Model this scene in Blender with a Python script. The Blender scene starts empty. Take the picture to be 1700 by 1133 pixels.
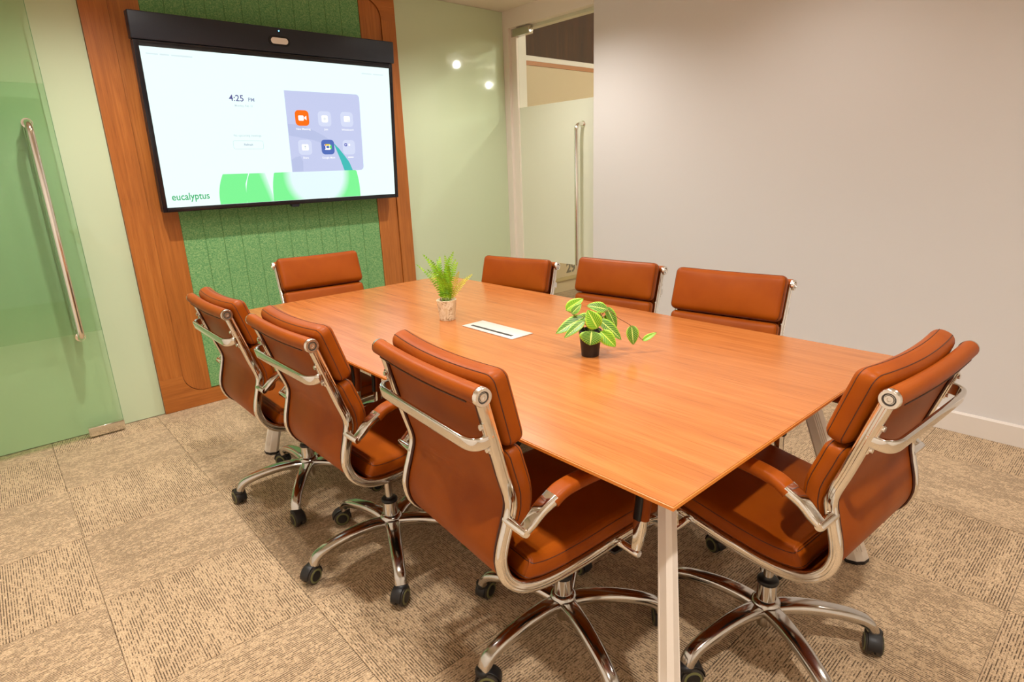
import bpy, math, random
from mathutils import Vector, Matrix
PI = math.pi
R = math.radians
sc = bpy.context.scene
COL = sc.collection

# ------------------------------------------------------------------ camera, world, exposure
CAM_H = 1.3204
cam_d = bpy.data.cameras.new('camera'); cam = bpy.data.objects.new('camera', cam_d); COL.objects.link(cam)
cam_d.sensor_fit = 'HORIZONTAL'; cam_d.sensor_width = 36.0; cam_d.lens = 979.08 * 36.0 / 1700.0
cam_d.clip_start = 0.02
_Rt = Vector((0.7436, -0.6677, -0.0357)); _Up = Vector((0.2126, 0.1855, 0.9594)); _Bk = Vector((-0.6340, -0.7209, 0.2799))
_Bk.normalize(); _Rt = (_Up.cross(_Bk)).normalized(); _Up = _Bk.cross(_Rt).normalized()
m = Matrix((_Rt, _Up, _Bk)).transposed().to_4x4(); m.translation = (0, 0, CAM_H)
cam.matrix_world = m
sc.camera = cam

world = bpy.data.worlds.new('world'); sc.world = world; world.use_nodes = True
world.node_tree.nodes['Background'].inputs[0].default_value = (1.0, 0.9, 0.78, 1)
world.node_tree.nodes['Background'].inputs[1].default_value = 0.05
sc.view_settings.view_transform = 'Standard'; sc.view_settings.look = 'None'
sc.view_settings.exposure = 0.0; sc.view_settings.gamma = 1.0; sc.view_settings.use_curve_mapping = False

LAMP_COL = (1.0, 0.945, 0.88)
ROOM_LAMP_W = 96.0

# ------------------------------------------------------------------ materials
def srgb(r, g, b):
    f = lambda c: (c / 255 / 12.92) if c / 255 <= 0.04045 else ((c / 255 + 0.055) / 1.055) ** 2.4
    return (f(r), f(g), f(b), 1)

class NT:
    def __init__(s, name):
        s.m = bpy.data.materials.new(name); s.m.use_nodes = True
        s.t = s.m.node_tree; s.b = s.t.nodes['Principled BSDF']; s.out = s.t.nodes['Material Output']
    def n(s, kind, **kw):
        x = s.t.nodes.new(kind)
        for k, v in kw.items():
            if k.startswith('i_'):
                x.inputs[k[2:].replace('_', ' ')].default_value = v
            elif k.startswith('p_'):
                setattr(x, k[2:], v)
        return x
    def l(s, a, b): s.t.links.new(a, b)
    def set(s, **kw):
        for k, v in kw.items(): s.b.inputs[k.replace('_', ' ')].default_value = v
        return s
    def coords(s, kind='Object', scale=(1, 1, 1), rot=(0, 0, 0)):
        tc = s.n('ShaderNodeTexCoord'); mp = s.n('ShaderNodeMapping')
        mp.inputs['Scale'].default_value = scale; mp.inputs['Rotation'].default_value = rot
        s.l(tc.outputs[kind], mp.inputs['Vector']); return mp.outputs['Vector']
    def noise(s, vec, scale=5, detail=3, rough=.5, dist=0):
        x = s.n('ShaderNodeTexNoise'); x.inputs['Scale'].default_value = scale; x.inputs['Detail'].default_value = detail
        x.inputs['Roughness'].default_value = rough; x.inputs['Distortion'].default_value = dist
        s.l(vec, x.inputs['Vector']); return x.outputs['Fac']
    def ramp(s, fac, stops):
        x = s.n('ShaderNodeValToRGB'); e = x.color_ramp.elements
        while len(e) < len(stops): e.new(0.5)
        for el, (p, c) in zip(e, stops): el.position = p; el.color = c
        s.l(fac, x.inputs['Fac']); return x.outputs['Color']
    def mix(s, fac, a, b, mode='MIX'):
        x = s.n('ShaderNodeMix'); x.data_type = 'RGBA'; x.blend_type = mode
        for sock, v in ((x.inputs[0], fac), (x.inputs[6], a), (x.inputs[7], b)):
            if hasattr(v, 'links'): s.l(v, sock)
            else: sock.default_value = v
        return x.outputs[2]
    def math(s, op, a, b=None, c=None):
        x = s.n('ShaderNodeMath'); x.operation = op
        for i, v in enumerate((a, b, c)):
            if v is None: continue
            if hasattr(v, 'links'): s.l(v, x.inputs[i])
            else: x.inputs[i].default_value = v
        return x.outputs[0]
    def bump(s, h, strength=.3, dist=.002):
        x = s.n('ShaderNodeBump'); x.inputs['Strength'].default_value = strength; x.inputs['Distance'].default_value = dist
        s.l(h, x.inputs['Height']); s.l(x.outputs['Normal'], s.b.inputs['Normal'])

MAT = {}
def plain(name, col, rough=.5, metal=0, spec=.5, coat=0, emit=None, estr=0):
    t = NT(name); t.set(Base_Color=col, Roughness=rough, Metallic=metal); t.b.inputs['Specular IOR Level'].default_value = spec
    t.b.inputs['Coat Weight'].default_value = coat
    if emit: t.set(Emission_Color=emit, Emission_Strength=estr)
    MAT[name] = t.m; return t

def wall_paint(name, col):
    t = plain(name, col, .6, spec=.3)
    v = t.coords('Object'); h = t.noise(v, 180, 2); t.bump(h, .05, .001)
wall_paint('wall_white', srgb(222, 219, 218))
wall_paint('wall_taupe', srgb(236, 230, 222))
wall_paint('ceiling_white', srgb(232, 224, 208))
wall_paint('frame_white', srgb(236, 228, 216))
wall_paint('corridor_cream', srgb(214, 194, 160))
plain('skirting_white', srgb(226, 218, 210), .5)
plain('ledge_tan', srgb(196, 176, 128), .5)

def wood(name, c0, c1, c2, along='Z', rough=.35, coat=.15, sc_=1.0):
    t = plain(name, c1, rough, spec=.45, coat=coat)
    t.b.inputs['Coat Roughness'].default_value = .25
    s = {'X': (1.0, 22, 22), 'Y': (22, 1.0, 22), 'Z': (22, 22, 1.0)}[along]
    v = t.coords('Object', tuple(a * sc_ for a in s))
    f = t.noise(v, 1.0, 6, .62, 1.6)
    s2 = {'X': (.5, 5, 5), 'Y': (5, .5, 5), 'Z': (5, 5, .5)}[along]
    g = t.noise(t.coords('Object', tuple(a * sc_ for a in s2)), 1.0, 3, .5, .6)
    col = t.ramp(f, [(.30, c0), (.52, c1), (.72, c2)])
    col2 = t.mix(t.math('MULTIPLY', g, .55), col, c2)
    s3 = {'X': (6, 300, 300), 'Y': (300, 6, 300), 'Z': (300, 300, 6)}[along]
    pores = t.noise(t.coords('Object', s3), 1.0, 2)
    pf = t.ramp(pores, [(.33, (.78, .74, .7, 1)), (.46, (1, 1, 1, 1))])
    t.l(t.mix(1.0, col2, pf, 'MULTIPLY'), t.b.inputs['Base Color'])
    t.bump(pores, .06, .0006)
wood('table_wood', srgb(158, 88, 38), srgb(182, 107, 49), srgb(199, 125, 66), 'Y', .26, .34)
wood('panel_wood', srgb(150, 84, 30), srgb(174, 100, 38), srgb(194, 120, 54), 'Z', .4, .1)
wood('panel_wood_cross', srgb(150, 84, 30), srgb(174, 100, 38), srgb(194, 120, 54), 'X', .4, .1)
wood('dark_wood', srgb(44, 24, 6), srgb(64, 36, 12), srgb(86, 52, 20), 'Z', .7, .0)
plain('edge_wood', srgb(216, 128, 44), .4)
plain('band_wood', srgb(176, 110, 44), .45)

def leather(name, col, dark, rough=.36):
    t = plain(name, col, rough, spec=.16)
    v = t.coords('Object'); n1 = t.noise(v, 9, 3); 
    t.l(t.mix(t.ramp(n1, [(.35, (0, 0, 0, 1)), (.75, (1, 1, 1, 1))]), col, dark), t.b.inputs['Base Color'])
    vo = t.n('ShaderNodeTexVoronoi'); vo.inputs['Scale'].default_value = 420; t.l(v, vo.inputs['Vector'])
    t.bump(vo.outputs['Distance'], .12, .0008)
leather('leather_tan', srgb(152, 72, 8), srgb(138, 61, 5), .42)
plain('leather_seam', srgb(70, 30, 10), .5)
plain('chrome', (.80, .78, .74, 1), .08, 1.0)
plain('chrome_satin', (.60, .58, .55, 1), .14, 1.0)
plain('handle_steel', (.88, .85, .80, 1), .10, 1.0)
plain('cap_steel', (.86, .82, .76, 1), .22, 1.0)
plain('black_plastic', srgb(26, 24, 24), .45)
plain('caster_grey', srgb(58, 52, 46), .5)
plain('caster_ring', srgb(112, 112, 70), .45)
plain('tv_black', srgb(24, 29, 42), .42)
plain('tv_bezel', srgb(16, 18, 26), .2)
plain('leg_white', srgb(232, 222, 210), .38)
plain('box_white', srgb(200, 194, 186), .4)
plain('soil', srgb(40, 30, 22), .9)
plain('pot_black', srgb(30, 26, 24), .4)
plain('stem_brown', srgb(122, 76, 40), .5)
plain('stem_green', srgb(120, 140, 50), .5)
plain('text_dark', srgb(128, 118, 102), .6)
plain('led_blue', (.1, .4, .9, 1), .4, emit=(.2, .6, 1, 1), estr=3)
plain('lamp_lens', (1, 1, 1, 1), .4, emit=(1, .93, .82, 1), estr=26)
plain('lamp_trim', srgb(236, 232, 226), .4)

# green felt
t = plain('felt_green', srgb(96, 160, 100), .95, spec=.1)
v = t.coords('Object'); a = t.noise(v, 190, 3, .7); b = t.noise(v, 45, 3, .6)
c = t.ramp(a, [(.36, srgb(88, 142, 92)), (.52, srgb(124, 174, 114)), (.68, srgb(174, 202, 138))])
t.l(t.mix(t.math('MULTIPLY', b, .35), c, srgb(108, 160, 104)), t.b.inputs['Base Color']); t.bump(a, .4, .002)

# back-painted glass
t = plain('painted_glass', srgb(202, 217, 184), .035, spec=.5)
# carpet: broken dark yarns along local X
t = plain('carpet', srgb(190, 158, 116), .95, spec=.08)
oi = t.n('ShaderNodeObjectInfo')
tc = t.n('ShaderNodeTexCoord'); ad = t.n('ShaderNodeVectorMath'); ad.operation = 'ADD'
rs = t.n('ShaderNodeVectorMath'); rs.operation = 'SCALE'; t.l(oi.outputs['Random'], rs.inputs['Scale']); rs.inputs[0].default_value = (37.0, 53.0, 11.0)
t.l(tc.outputs['Object'], ad.inputs[0]); t.l(rs.outputs[0], ad.inputs[1])
def cmap(scale):
    mp = t.n('ShaderNodeMapping'); mp.inputs['Scale'].default_value = scale; t.l(ad.outputs[0], mp.inputs['Vector']); return mp.outputs['Vector']
sep = t.n('ShaderNodeSeparateXYZ'); t.l(ad.outputs[0], sep.inputs[0])
PITCH = .0072
yy = t.math('DIVIDE', sep.outputs['Y'], PITCH); row = t.math('FLOOR', yy); frc = t.math('FRACT', yy)
cb = t.n('ShaderNodeCombineXYZ'); t.l(t.math('MULTIPLY', sep.outputs['X'], 34.0), cb.inputs[0]); t.l(t.math('MULTIPLY', row, 5.77), cb.inputs[1])
n1 = t.noise(cb.outputs[0], 1.0, 5, .78)
n2 = t.noise(cmap((150, 260, 1)), 1.0, 2, .6)
n3 = t.noise(cmap((4, 14, 1)), 1.0, 2, .5)
base = t.ramp(n2, [(.3, srgb(186, 156, 120)), (.7, srgb(228, 200, 164))])
thr = t.math('ADD', n1, t.math('MULTIPLY', t.math('SUBTRACT', n3, .5), .22))
dk = t.ramp(thr, [(.47, (1, 1, 1, 1)), (.56, (0, 0, 0, 1))])
tri = t.math('ABSOLUTE', t.math('SUBTRACT', frc, .5))           # 0 in the middle of a yarn row
msk = t.ramp(tri, [(.11, (1, 1, 1, 1)), (.27, (.06, .06, .06, 1))])
spk = t.ramp(t.noise(cmap((210, 330, 1)), 1.0, 2, .6), [(.36, (.55, .55, .55, 1)), (.46, (0, 0, 0, 1))])
t.l(t.mix(t.math('MAXIMUM', t.math('MULTIPLY', t.math('MULTIPLY', dk, msk), .95), spk), base, srgb(74, 56, 40)), t.b.inputs['Base Color'])
t.bump(t.math('ADD', t.math('MULTIPLY', tri, 1.2), t.math('MULTIPLY', n2, .8)), .5, .003)
t.b.inputs['Sheen Weight'].default_value = .15

# architectural glass: tinted transparent + fresnel gloss; frosted film: adds diffuse scatter
def glass(name, tint, film=0.0, film_col=(1, 1, 1, 1), trans=.0):
    t = NT(name); t.t.nodes.remove(t.b)
    tr = t.n('ShaderNodeBsdfTransparent'); tr.inputs['Color'].default_value = tint
    gl = t.n('ShaderNodeBsdfGlossy'); gl.inputs['Roughness'].default_value = .02; gl.inputs['Color'].default_value = (1, 1, 1, 1)
    lw = t.n('ShaderNodeLayerWeight'); fr_ = t.math('MULTIPLY_ADD', t.math('POWER', lw.outputs['Facing'], 5.0), .35, .02)
    body = tr.outputs[0]
    if film > 0:
        df = t.n('ShaderNodeBsdfDiffuse'); df.inputs['Color'].default_value = film_col
        tl = t.n('ShaderNodeBsdfTranslucent'); tl.inputs['Color'].default_value = film_col
        m1 = t.n('ShaderNodeMixShader'); m1.inputs[0].default_value = trans; t.l(df.outputs[0], m1.inputs[1]); t.l(tl.outputs[0], m1.inputs[2])
        m2 = t.n('ShaderNodeMixShader'); m2.inputs[0].default_value = film; t.l(body, m2.inputs[1]); t.l(m1.outputs[0], m2.inputs[2]); body = m2.outputs[0]
    mx = t.n('ShaderNodeMixShader'); t.l(fr_, mx.inputs[0]); t.l(body, mx.inputs[1]); t.l(gl.outputs[0], mx.inputs[2])
    t.l(mx.outputs[0], t.out.inputs['Surface']); MAT[name] = t.m
glass('door_glass_green', (.875, .945, .875, 1))
glass('door_film_green', (.95, .985, .96, 1), .10, srgb(150, 196, 146), .2)
glass('door_glass_clear', (.93, .96, .92, 1))
glass('door_film_cream', (.9, .95, .88, 1), .93, srgb(242, 244, 232), .45)
plain('glass_edge', srgb(120, 170, 128), .15)

# pots and leaves
t = plain('pot_bark', srgb(206, 184, 146), .7)
v = t.coords('Object'); a = t.noise(v, 60, 4, .7, 1.5); b = t.noise(t.coords('Object', (1, 1, .5)), 34, 3)
c = t.ramp(a, [(.38, srgb(150, 116, 78)), (.44, srgb(214, 194, 158)), (.62, srgb(232, 218, 188))])
t.l(t.mix(t.ramp(b, [(.5, (0, 0, 0, 1)), (.6, (1, 1, 1, 1))]), c, srgb(212, 190, 150)), t.b.inputs['Base Color']); t.bump(a, .4, .002)
t = plain('fern_green', srgb(126, 186, 22), .5)
v = t.coords('Object'); t.l(t.ramp(t.noise(v, 24, 2), [(.35, srgb(98, 166, 14)), (.65, srgb(162, 206, 24))]), t.b.inputs['Base Color'])
plain('fern_yellow', srgb(190, 188, 40), .5)
def leafmat(name, g, vein, edge):
    t = plain(name, g, .38)
    uv = t.n('ShaderNodeUVMap'); uv.uv_map = 'UVMap'; sp = t.n('ShaderNodeSeparateXYZ'); t.l(uv.outputs[0], sp.inputs[0])
    au = t.math('ABSOLUTE', t.math('SUBTRACT', sp.outputs['X'], .5))
    w = t.math('SINE', t.math('MULTIPLY', t.math('SUBTRACT', sp.outputs['Y'], t.math('MULTIPLY', au, .55)), 2 * PI * 9.5))
    vf = t.ramp(w, [(.86, (0, 0, 0, 1)), (.97, (1, 1, 1, 1))])
    mid = t.ramp(au, [(.012, (1, 1, 1, 1)), (.05, (0, 0, 0, 1))])
    ed = t.ramp(au, [(.36, (0, 0, 0, 1)), (.5, (1, 1, 1, 1))])
    c = t.mix(ed, g, edge); c = t.mix(t.math('MULTIPLY', vf, .9), c, vein); c = t.mix(mid, c, vein)
    t.l(c, t.b.inputs['Base Color'])
leafmat('leaf_lemon', srgb(62, 126, 22), srgb(226, 238, 130), srgb(160, 210, 40))
leafmat('leaf_bright', srgb(98, 162, 16), srgb(222, 238, 100), srgb(184, 222, 40))

# screen print
def emis(name, col, s):
    t = NT(name); t.set(Base_Color=(0, 0, 0, 1), Roughness=.3, Emission_Color=col, Emission_Strength=s); MAT[name] = t.m; return t
emis('screen_white', (.82, 1.0, .97, 1), 1.08)
emis('scr_panel', srgb(198, 206, 240), 1.0)
emis('scr_panel_dark', srgb(186, 196, 232), 1.0)
emis('scr_tile', srgb(214, 222, 248), 1.0)
emis('scr_icon', (1, 1, 1, 1), 1.05)
emis('scr_orange', srgb(255, 112, 0), 1.0)
emis('scr_blue', srgb(76, 108, 186), 1.0)
emis('scr_green', srgb(124, 248, 150), 1.0)
emis('scr_teal', srgb(60, 190, 186), 1.0)
emis('scr_text_purple', srgb(92, 92, 150), 1.0)
emis('scr_text_grey', srgb(150, 160, 190), 1.0)
emis('scr_text_faint', srgb(196, 212, 220), 1.0)
emis('scr_text_ghost', srgb(222, 238, 242), 1.0)
emis('scr_brand', srgb(40, 176, 104), 1.0)
emis('scr_line', srgb(196, 214, 220), 1.0)
emis('scr_red', srgb(240, 90, 60), 1.0); emis('scr_yellow', srgb(245, 225, 60), 1.0); emis('scr_lime', srgb(90, 225, 90), 1.0); emis('scr_bluedk', srgb(50, 70, 180), 1.0)
# leaf gradient green -> white by object coords (radial fade of the printed leaf)
t = emis('scr_leaf_grad', srgb(124, 248, 150), 1.0)
tcn = t.n('ShaderNodeTexCoord'); ln = t.n('ShaderNodeVectorMath'); ln.operation = 'LENGTH'
mp = t.n('ShaderNodeMapping'); mp.inputs['Scale'].default_value = (1 / .235, 1 / .235, 1); mp.inputs['Location'].default_value = (-.16 / .235, .25 / .235, 0)
t.l(tcn.outputs['Object'], mp.inputs['Vector']); t.l(mp.outputs[0], ln.inputs[0])
gcol = t.ramp(ln.outputs['Value'], [(.72, (.80, .97, 1.0, 1)), (.95, srgb(124, 248, 150))]); t.l(gcol, t.b.inputs['Emission Color'])
t = emis('scr_leaf_mid', srgb(124, 248, 150), 1.0)
tcn = t.n('ShaderNodeTexCoord'); sp = t.n('ShaderNodeSeparateXYZ'); t.l(tcn.outputs['Object'], sp.inputs[0])
gx = t.math('ADD', sp.outputs['X'], t.math('MULTIPLY', sp.outputs['Y'], .32))
t.l(t.ramp(t.math('MULTIPLY_ADD', gx, 4.0, 1.55), [(.43, srgb(124, 248, 150)), (.62, (.82, .98, 1.0, 1))]), t.b.inputs['Emission Color'])

# ------------------------------------------------------------------ mesh helpers
class MB:
    def __init__(s): s.v = []; s.f = []; s.uv = {}
    def add(s, vs, fs):
        o = len(s.v); s.v += [tuple(p) for p in vs]; s.f += [tuple(i + o for i in f) for f in fs]; return s
    def box(s, x0, x1, y0, y1, z0, z1, bev=0):
        if bev <= 0:
            vs = [(x, y, z) for z in (z0, z1) for y in (y0, y1) for x in (x0, x1)]
            return s.add(vs, [(0, 2, 3, 1), (4, 5, 7, 6), (0, 1, 5, 4), (2, 6, 7, 3), (0, 4, 6, 2), (1, 3, 7, 5)])
        vs, fs = roundbox(x1 - x0, y1 - y0, z1 - z0, bev, 1, 1, 1, 2)
        cx, cy, cz = (x0 + x1) / 2, (y0 + y1) / 2, (z0 + z1) / 2
        return s.add([(a + cx, b + cy, c + cz) for a, b, c in vs], fs)
    def sweep(s, path, ring, lateral=None, caps=True, closed=False):
        """ring(i) -> list of (a, b): a along lateral, b along normal"""
        P = [Vector(p) for p in path]; n = len(P); rings = []
        prevN = None
        for i in range(n):
            if closed: tg = P[(i + 1) % n] - P[i - 1]
            else: tg = P[min(i + 1, n - 1)] - P[max(i - 1, 0)]
            tg.normalize()
            if lateral is not None:
                La = Vector(lateral); N = tg.cross(La).normalized()
            else:
                if prevN is None:
                    up = Vector((0, 0, 1)) if abs(tg.z) < .9 else Vector((1, 0, 0)); N = (up - tg * up.dot(tg)).normalized()
                else: N = (prevN - tg * prevN.dot(tg)).normalized()
                prevN = N; La = N.cross(tg).normalized()
            rings.append([P[i] + La * a + N * b for a, b in (ring(i) if callable(ring) else ring)])
        k = len(rings[0]); vs = [p for r in rings for p in r]; fs = []
        for i in range(n if closed else n - 1):
            j = (i + 1) % n
            for q in range(k):
                r = (q + 1) % k; fs.append((i * k + q, i * k + r, j * k + r, j * k + q))
        if caps and not closed:
            fs.append(tuple(range(k - 1, -1, -1))); fs.append(tuple((n - 1) * k + q for q in range(k)))
        return s.add(vs, fs)
    def tube(s, path, r, seg=10, closed=False, caps=True):
        return s.sweep(path, [(r * math.cos(2 * PI * q / seg), r * math.sin(2 * PI * q / seg)) for q in range(seg)], None, caps, closed)
    def lathe(s, prof, seg=24, axis='Z', c=(0, 0, 0)):
        """prof: list of (radius, height)"""
        vs = []; fs = []; n = len(prof)
        for r, h in prof:
            for q in range(seg):
                a = 2 * PI * q / seg; x, y = r * math.cos(a), r * math.sin(a)
                p = {'Z': (x, y, h), 'Y': (y, h, x), 'X': (h, x, y)}[axis]
                vs.append((p[0] + c[0], p[1] + c[1], p[2] + c[2]))
        for i in range(n - 1):
            for q in range(seg):
                r = (q + 1) % seg; fs.append((i * seg + q, i * seg + r, (i + 1) * seg + r, (i + 1) * seg + q))
        if prof[0][0] > 1e-6: fs.append(tuple(range(seg - 1, -1, -1)))
        if prof[-1][0] > 1e-6: fs.append(tuple((n - 1) * seg + q for q in range(seg)))
        return s.add(vs, fs)
    def prism(s, poly, d0, d1, axis='Y'):
        """extrude polygon of (a, b) along axis; axis Y: (x, z); axis Z: (x, y); axis X: (y, z)"""
        mk = {'Y': lambda a, b, d: (a, d, b), 'Z': lambda a, b, d: (a, b, d), 'X': lambda a, b, d: (d, a, b)}[axis]
        n = len(poly); vs = [mk(a, b, d) for d in (d0, d1) for a, b in poly]
        fs = [tuple(range(n - 1, -1, -1)), tuple(range(n, 2 * n))] + [(i, (i + 1) % n, n + (i + 1) % n, n + i) for i in range(n)]
        return s.add(vs, fs)
    def mesh(s, name, mat, smooth=40):
        me = bpy.data.meshes.new(name); me.from_pydata([tuple(p) for p in s.v], [], s.f); me.update()
        import bmesh
        bm = bmesh.new(); bm.from_mesh(me); bmesh.ops.remove_doubles(bm, verts=bm.verts, dist=1e-6); bmesh.ops.recalc_face_normals(bm, faces=bm.faces); bm.to_mesh(me); bm.free()
        if smooth: me.shade_smooth(); me.set_sharp_from_angle(angle=R(smooth))
        me.materials.append(MAT[mat]); return me

def roundbox(W, H, T, r, nu, nv, nw, ns=4):
    """rounded box, surface grid merged later by remove_doubles"""
    def axis(L, n):
        h = L / 2; a = [-h + r * (1 - math.cos(PI / 2 * i / ns)) for i in range(ns)]
        b = [-(h - r) + 2 * (h - r) * i / n for i in range(n + 1)]
        return a + b + [-x for x in reversed(a)]
    U, V, Wd = axis(W, nu), axis(H, nv), axis(T, nw)
    vs = []; fs = []
    def fix(p):
        q = [max(-(L / 2 - r), min(L / 2 - r, c)) for c, L in zip(p, (W, H, T))]
        d = [a - b for a, b in zip(p, q)]; l = math.sqrt(sum(x * x for x in d))
        return tuple(a + x / l * r for a, x in zip(q, d)) if l > 1e-9 else p
    def face(A, B, mk):
        o = len(vs); nb = len(B)
        for a in A:
            for b in B: vs.append(fix(mk(a, b)))
        for i in range(len(A) - 1):
            for j in range(nb - 1): fs.append((o + i * nb + j, o + (i + 1) * nb + j, o + (i + 1) * nb + j + 1, o + i * nb + j + 1))
    for sg in (-1, 1):
        face(U, V, lambda a, b: (a, b, sg * T / 2)); face(U, Wd, lambda a, b: (a, sg * H / 2, b)); face(V, Wd, lambda a, b: (sg * W / 2, a, b))
    return vs, fs

def rrect(w, h, r, seg=3):
    out = []
    for cx, cy, a0 in ((w / 2 - r, h / 2 - r, 0), (-w / 2 + r, h / 2 - r, 90), (-w / 2 + r, -h / 2 + r, 180), (w / 2 - r, -h / 2 + r, 270)):
        for i in range(seg + 1):
            a = R(a0 + 90 * i / seg); out.append((cx + r * math.cos(a), cy + r * math.sin(a)))
    return out

def obj(name, mesh, parent=None, loc=(0, 0, 0), rz=0, rot=None):
    o = bpy.data.objects.new(name, mesh); COL.objects.link(o); o.location = loc
    o.rotation_euler = rot if rot else (0, 0, rz)
    if parent: o.parent = parent
    return o
def tag(o, label=None, cat=None, group=None, kind=None):
    if label: o['label'] = label
    if cat: o['category'] = cat
    if group: o['group'] = group
    if kind: o['kind'] = kind
    return o
def empty(name, loc=(0, 0, 0), rz=0):
    o = bpy.data.objects.new(name, None); COL.objects.link(o); o.location = loc; o.rotation_euler = (0, 0, rz); o.empty_display_size = .1; return o
def part(name, mb, mat, parent=None, smooth=40, **k): return obj(name, mb.mesh(name, mat, smooth), parent, **k)
def struct(name, mb, mat, smooth=0, label=None):
    return tag(part(name, mb, mat, None, smooth), label, None, None, 'structure')

def catmull(pts, n=8):
    P = [pts[0]] + list(pts) + [pts[-1]]; out = []
    for i in range(1, len(P) - 2):
        p0, p1, p2, p3 = P[i - 1], P[i], P[i + 1], P[i + 2]
        for k in range(n):
            t = k / n
            out.append(tuple(.5 * ((2 * b) + (-a + c) * t + (2 * a - 5 * b + 4 * c - d) * t * t + (-a + 3 * b - 3 * c + d) * t ** 3) for a, b, c, d in zip(p0, p1, p2, p3)))
    out.append(tuple(pts[-1])); return out

# ------------------------------------------------------------------ room shell
XL, XR, YN, YB, ZC = -0.60, 3.38, -1.25, 3.815, 2.49
GX, GY = 0.0514, 2.133          # carpet tile grid
fl = MB().box(XL - .1, XR + .12, YN - .1, YB + .1, -.08, -.008); floor = struct('floor', fl, 'carpet', label='tan and brown carpet tile floor')
_tiles = {}
for i in range(-2, 7):
    for j in range(-8, 4):
        x0, x1 = max(GX + i * .5, XL), min(GX + i * .5 + .5, XR); y0, y1 = max(GY + j * .5, YN), min(GY + j * .5 + .5, YB)
        if x1 - x0 < .02 or y1 - y0 < .02: continue
        cx, cy = GX + i * .5 + .25, GY + j * .5 + .25; rot = (i + j) % 2
        a = (x0 - cx, x1 - cx, y0 - cy, y1 - cy)
        if rot: a = (a[2], a[3], -a[1], -a[0])          # into the quarter-turned tile's own frame
        key = tuple(round(q, 4) for q in a)
        if key not in _tiles:
            g = .0006; mb = MB(); b = .0025
            X0, X1, Y0, Y1 = a[0] + g, a[1] - g, a[2] + g, a[3] - g
            vs = [(X0, Y0, -.008), (X1, Y0, -.008), (X1, Y1, -.008), (X0, Y1, -.008), (X0, Y0, -.0012), (X1, Y0, -.0012), (X1, Y1, -.0012), (X0, Y1, -.0012),
                  (X0 + b, Y0 + b, 0), (X1 - b, Y0 + b, 0), (X1 - b, Y1 - b, 0), (X0 + b, Y1 - b, 0)]
            fs = [(0, 3, 2, 1), (8, 9, 10, 11)] + [(q, (q + 1) % 4, 4 + (q + 1) % 4, 4 + q) for q in range(4)] + [(4 + q, 4 + (q + 1) % 4, 8 + (q + 1) % 4, 8 + q) for q in range(4)]
            mb.add(vs, fs); _tiles[key] = mb.mesh('carpet_tile', 'carpet', 0)
        obj('carpet_tile', _tiles[key], floor, (cx, cy, 0), R(90) if rot else 0)

struct('ceiling', MB().box(XL - .1, XR + .12, YN - .1, YB + .1, ZC, ZC + .1), 'ceiling_white')
struct('wall_left', MB().box(XL - .1, XL, YN - .1, YB + .1, 0, ZC), 'wall_taupe')
struct('wall_front', MB().box(XL, XR, YN - .1, YN, 0, ZC), 'wall_taupe')
wb = struct('wall_back', MB().box(XL, XR + .12, YB + .012, YB + .1, 0, ZC), 'wall_white')
part('glass_panel', MB().box(XL, .5965, YB, YB + .010, .002, ZC - .002), 'painted_glass', wb, 0)['label'] = 'pale green back-painted glass panel'
part('glass_panel', MB().box(2.3965, XR, YB, YB + .010, .002, ZC - .002), 'painted_glass', wb, 0)['label'] = 'pale green back-painted glass panel'
# right wall with door opening
DY0, DY1, DZ = 2.89, 3.752, 2.362
mb = MB().box(XR, XR + .12, YN, DY0, 0, ZC); struct('wall_right', mb, 'wall_white')
fr = struct('trim_1', MB().box(XR - .004, XR + .12, DY1, YB - .001, 0, ZC), 'frame_white', label='white door jamb by the green glass panel')
part('head', MB().box(XR - .004, XR + .12, DY0, DY1, DZ, ZC), 'frame_white', fr, 0)
part('stop', MB().box(XR + .018, XR + .12, DY1 - .066, DY1, 0, DZ), 'frame_white', fr, 0)
part('head_stop', MB().box(XR + .06, XR + .12, DY0, DY1 - .066, DZ - .02, DZ), 'frame_white', fr, 0)
mb = MB().prism([(XR - .014, 0.001), (XR, 0.001), (XR, .104), (XR - .006, .104), (XR - .014, .096)], YN, DY0 - .002, 'Y')
struct('baseboard_right', mb, 'skirting_white')

# ------------------------------------------------------------------ glass doors
def pull_handle(parent, x, y, z0, z1, axis, off, r=.0155):
    """D-handle: vertical bar with bent ends returning to the glass; axis 'Y' or 'X' = direction out of the glass (towards the room, negative)"""
    def P(o, z): return (x, y - o, z) if axis == 'Y' else (x - o, y, z)
    c = .045; pts = [P(0, z0)]
    for k in range(7):
        a = R(90 * k / 6); pts.append(P(off - c + c * math.sin(a), z0 + c * (1 - math.cos(a))))
    for k in range(7):
        a = R(90 * k / 6); pts.append(P(off - c + c * math.cos(a), z1 - c * (1 - math.sin(a))))
    pts.append(P(0, z1))
    h = part('handle', MB().tube(pts, r, 16), 'handle_steel', parent)
    for z in (z0, z1):
        a = P(.0, z); part('rose', MB().lathe([(.0, -.006), (.023, -.006), (.023, -.001), (.019, 0), (0, 0)], 20, 'Y' if axis == 'Y' else 'X', a), 'handle_steel', h)
    return h
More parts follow.
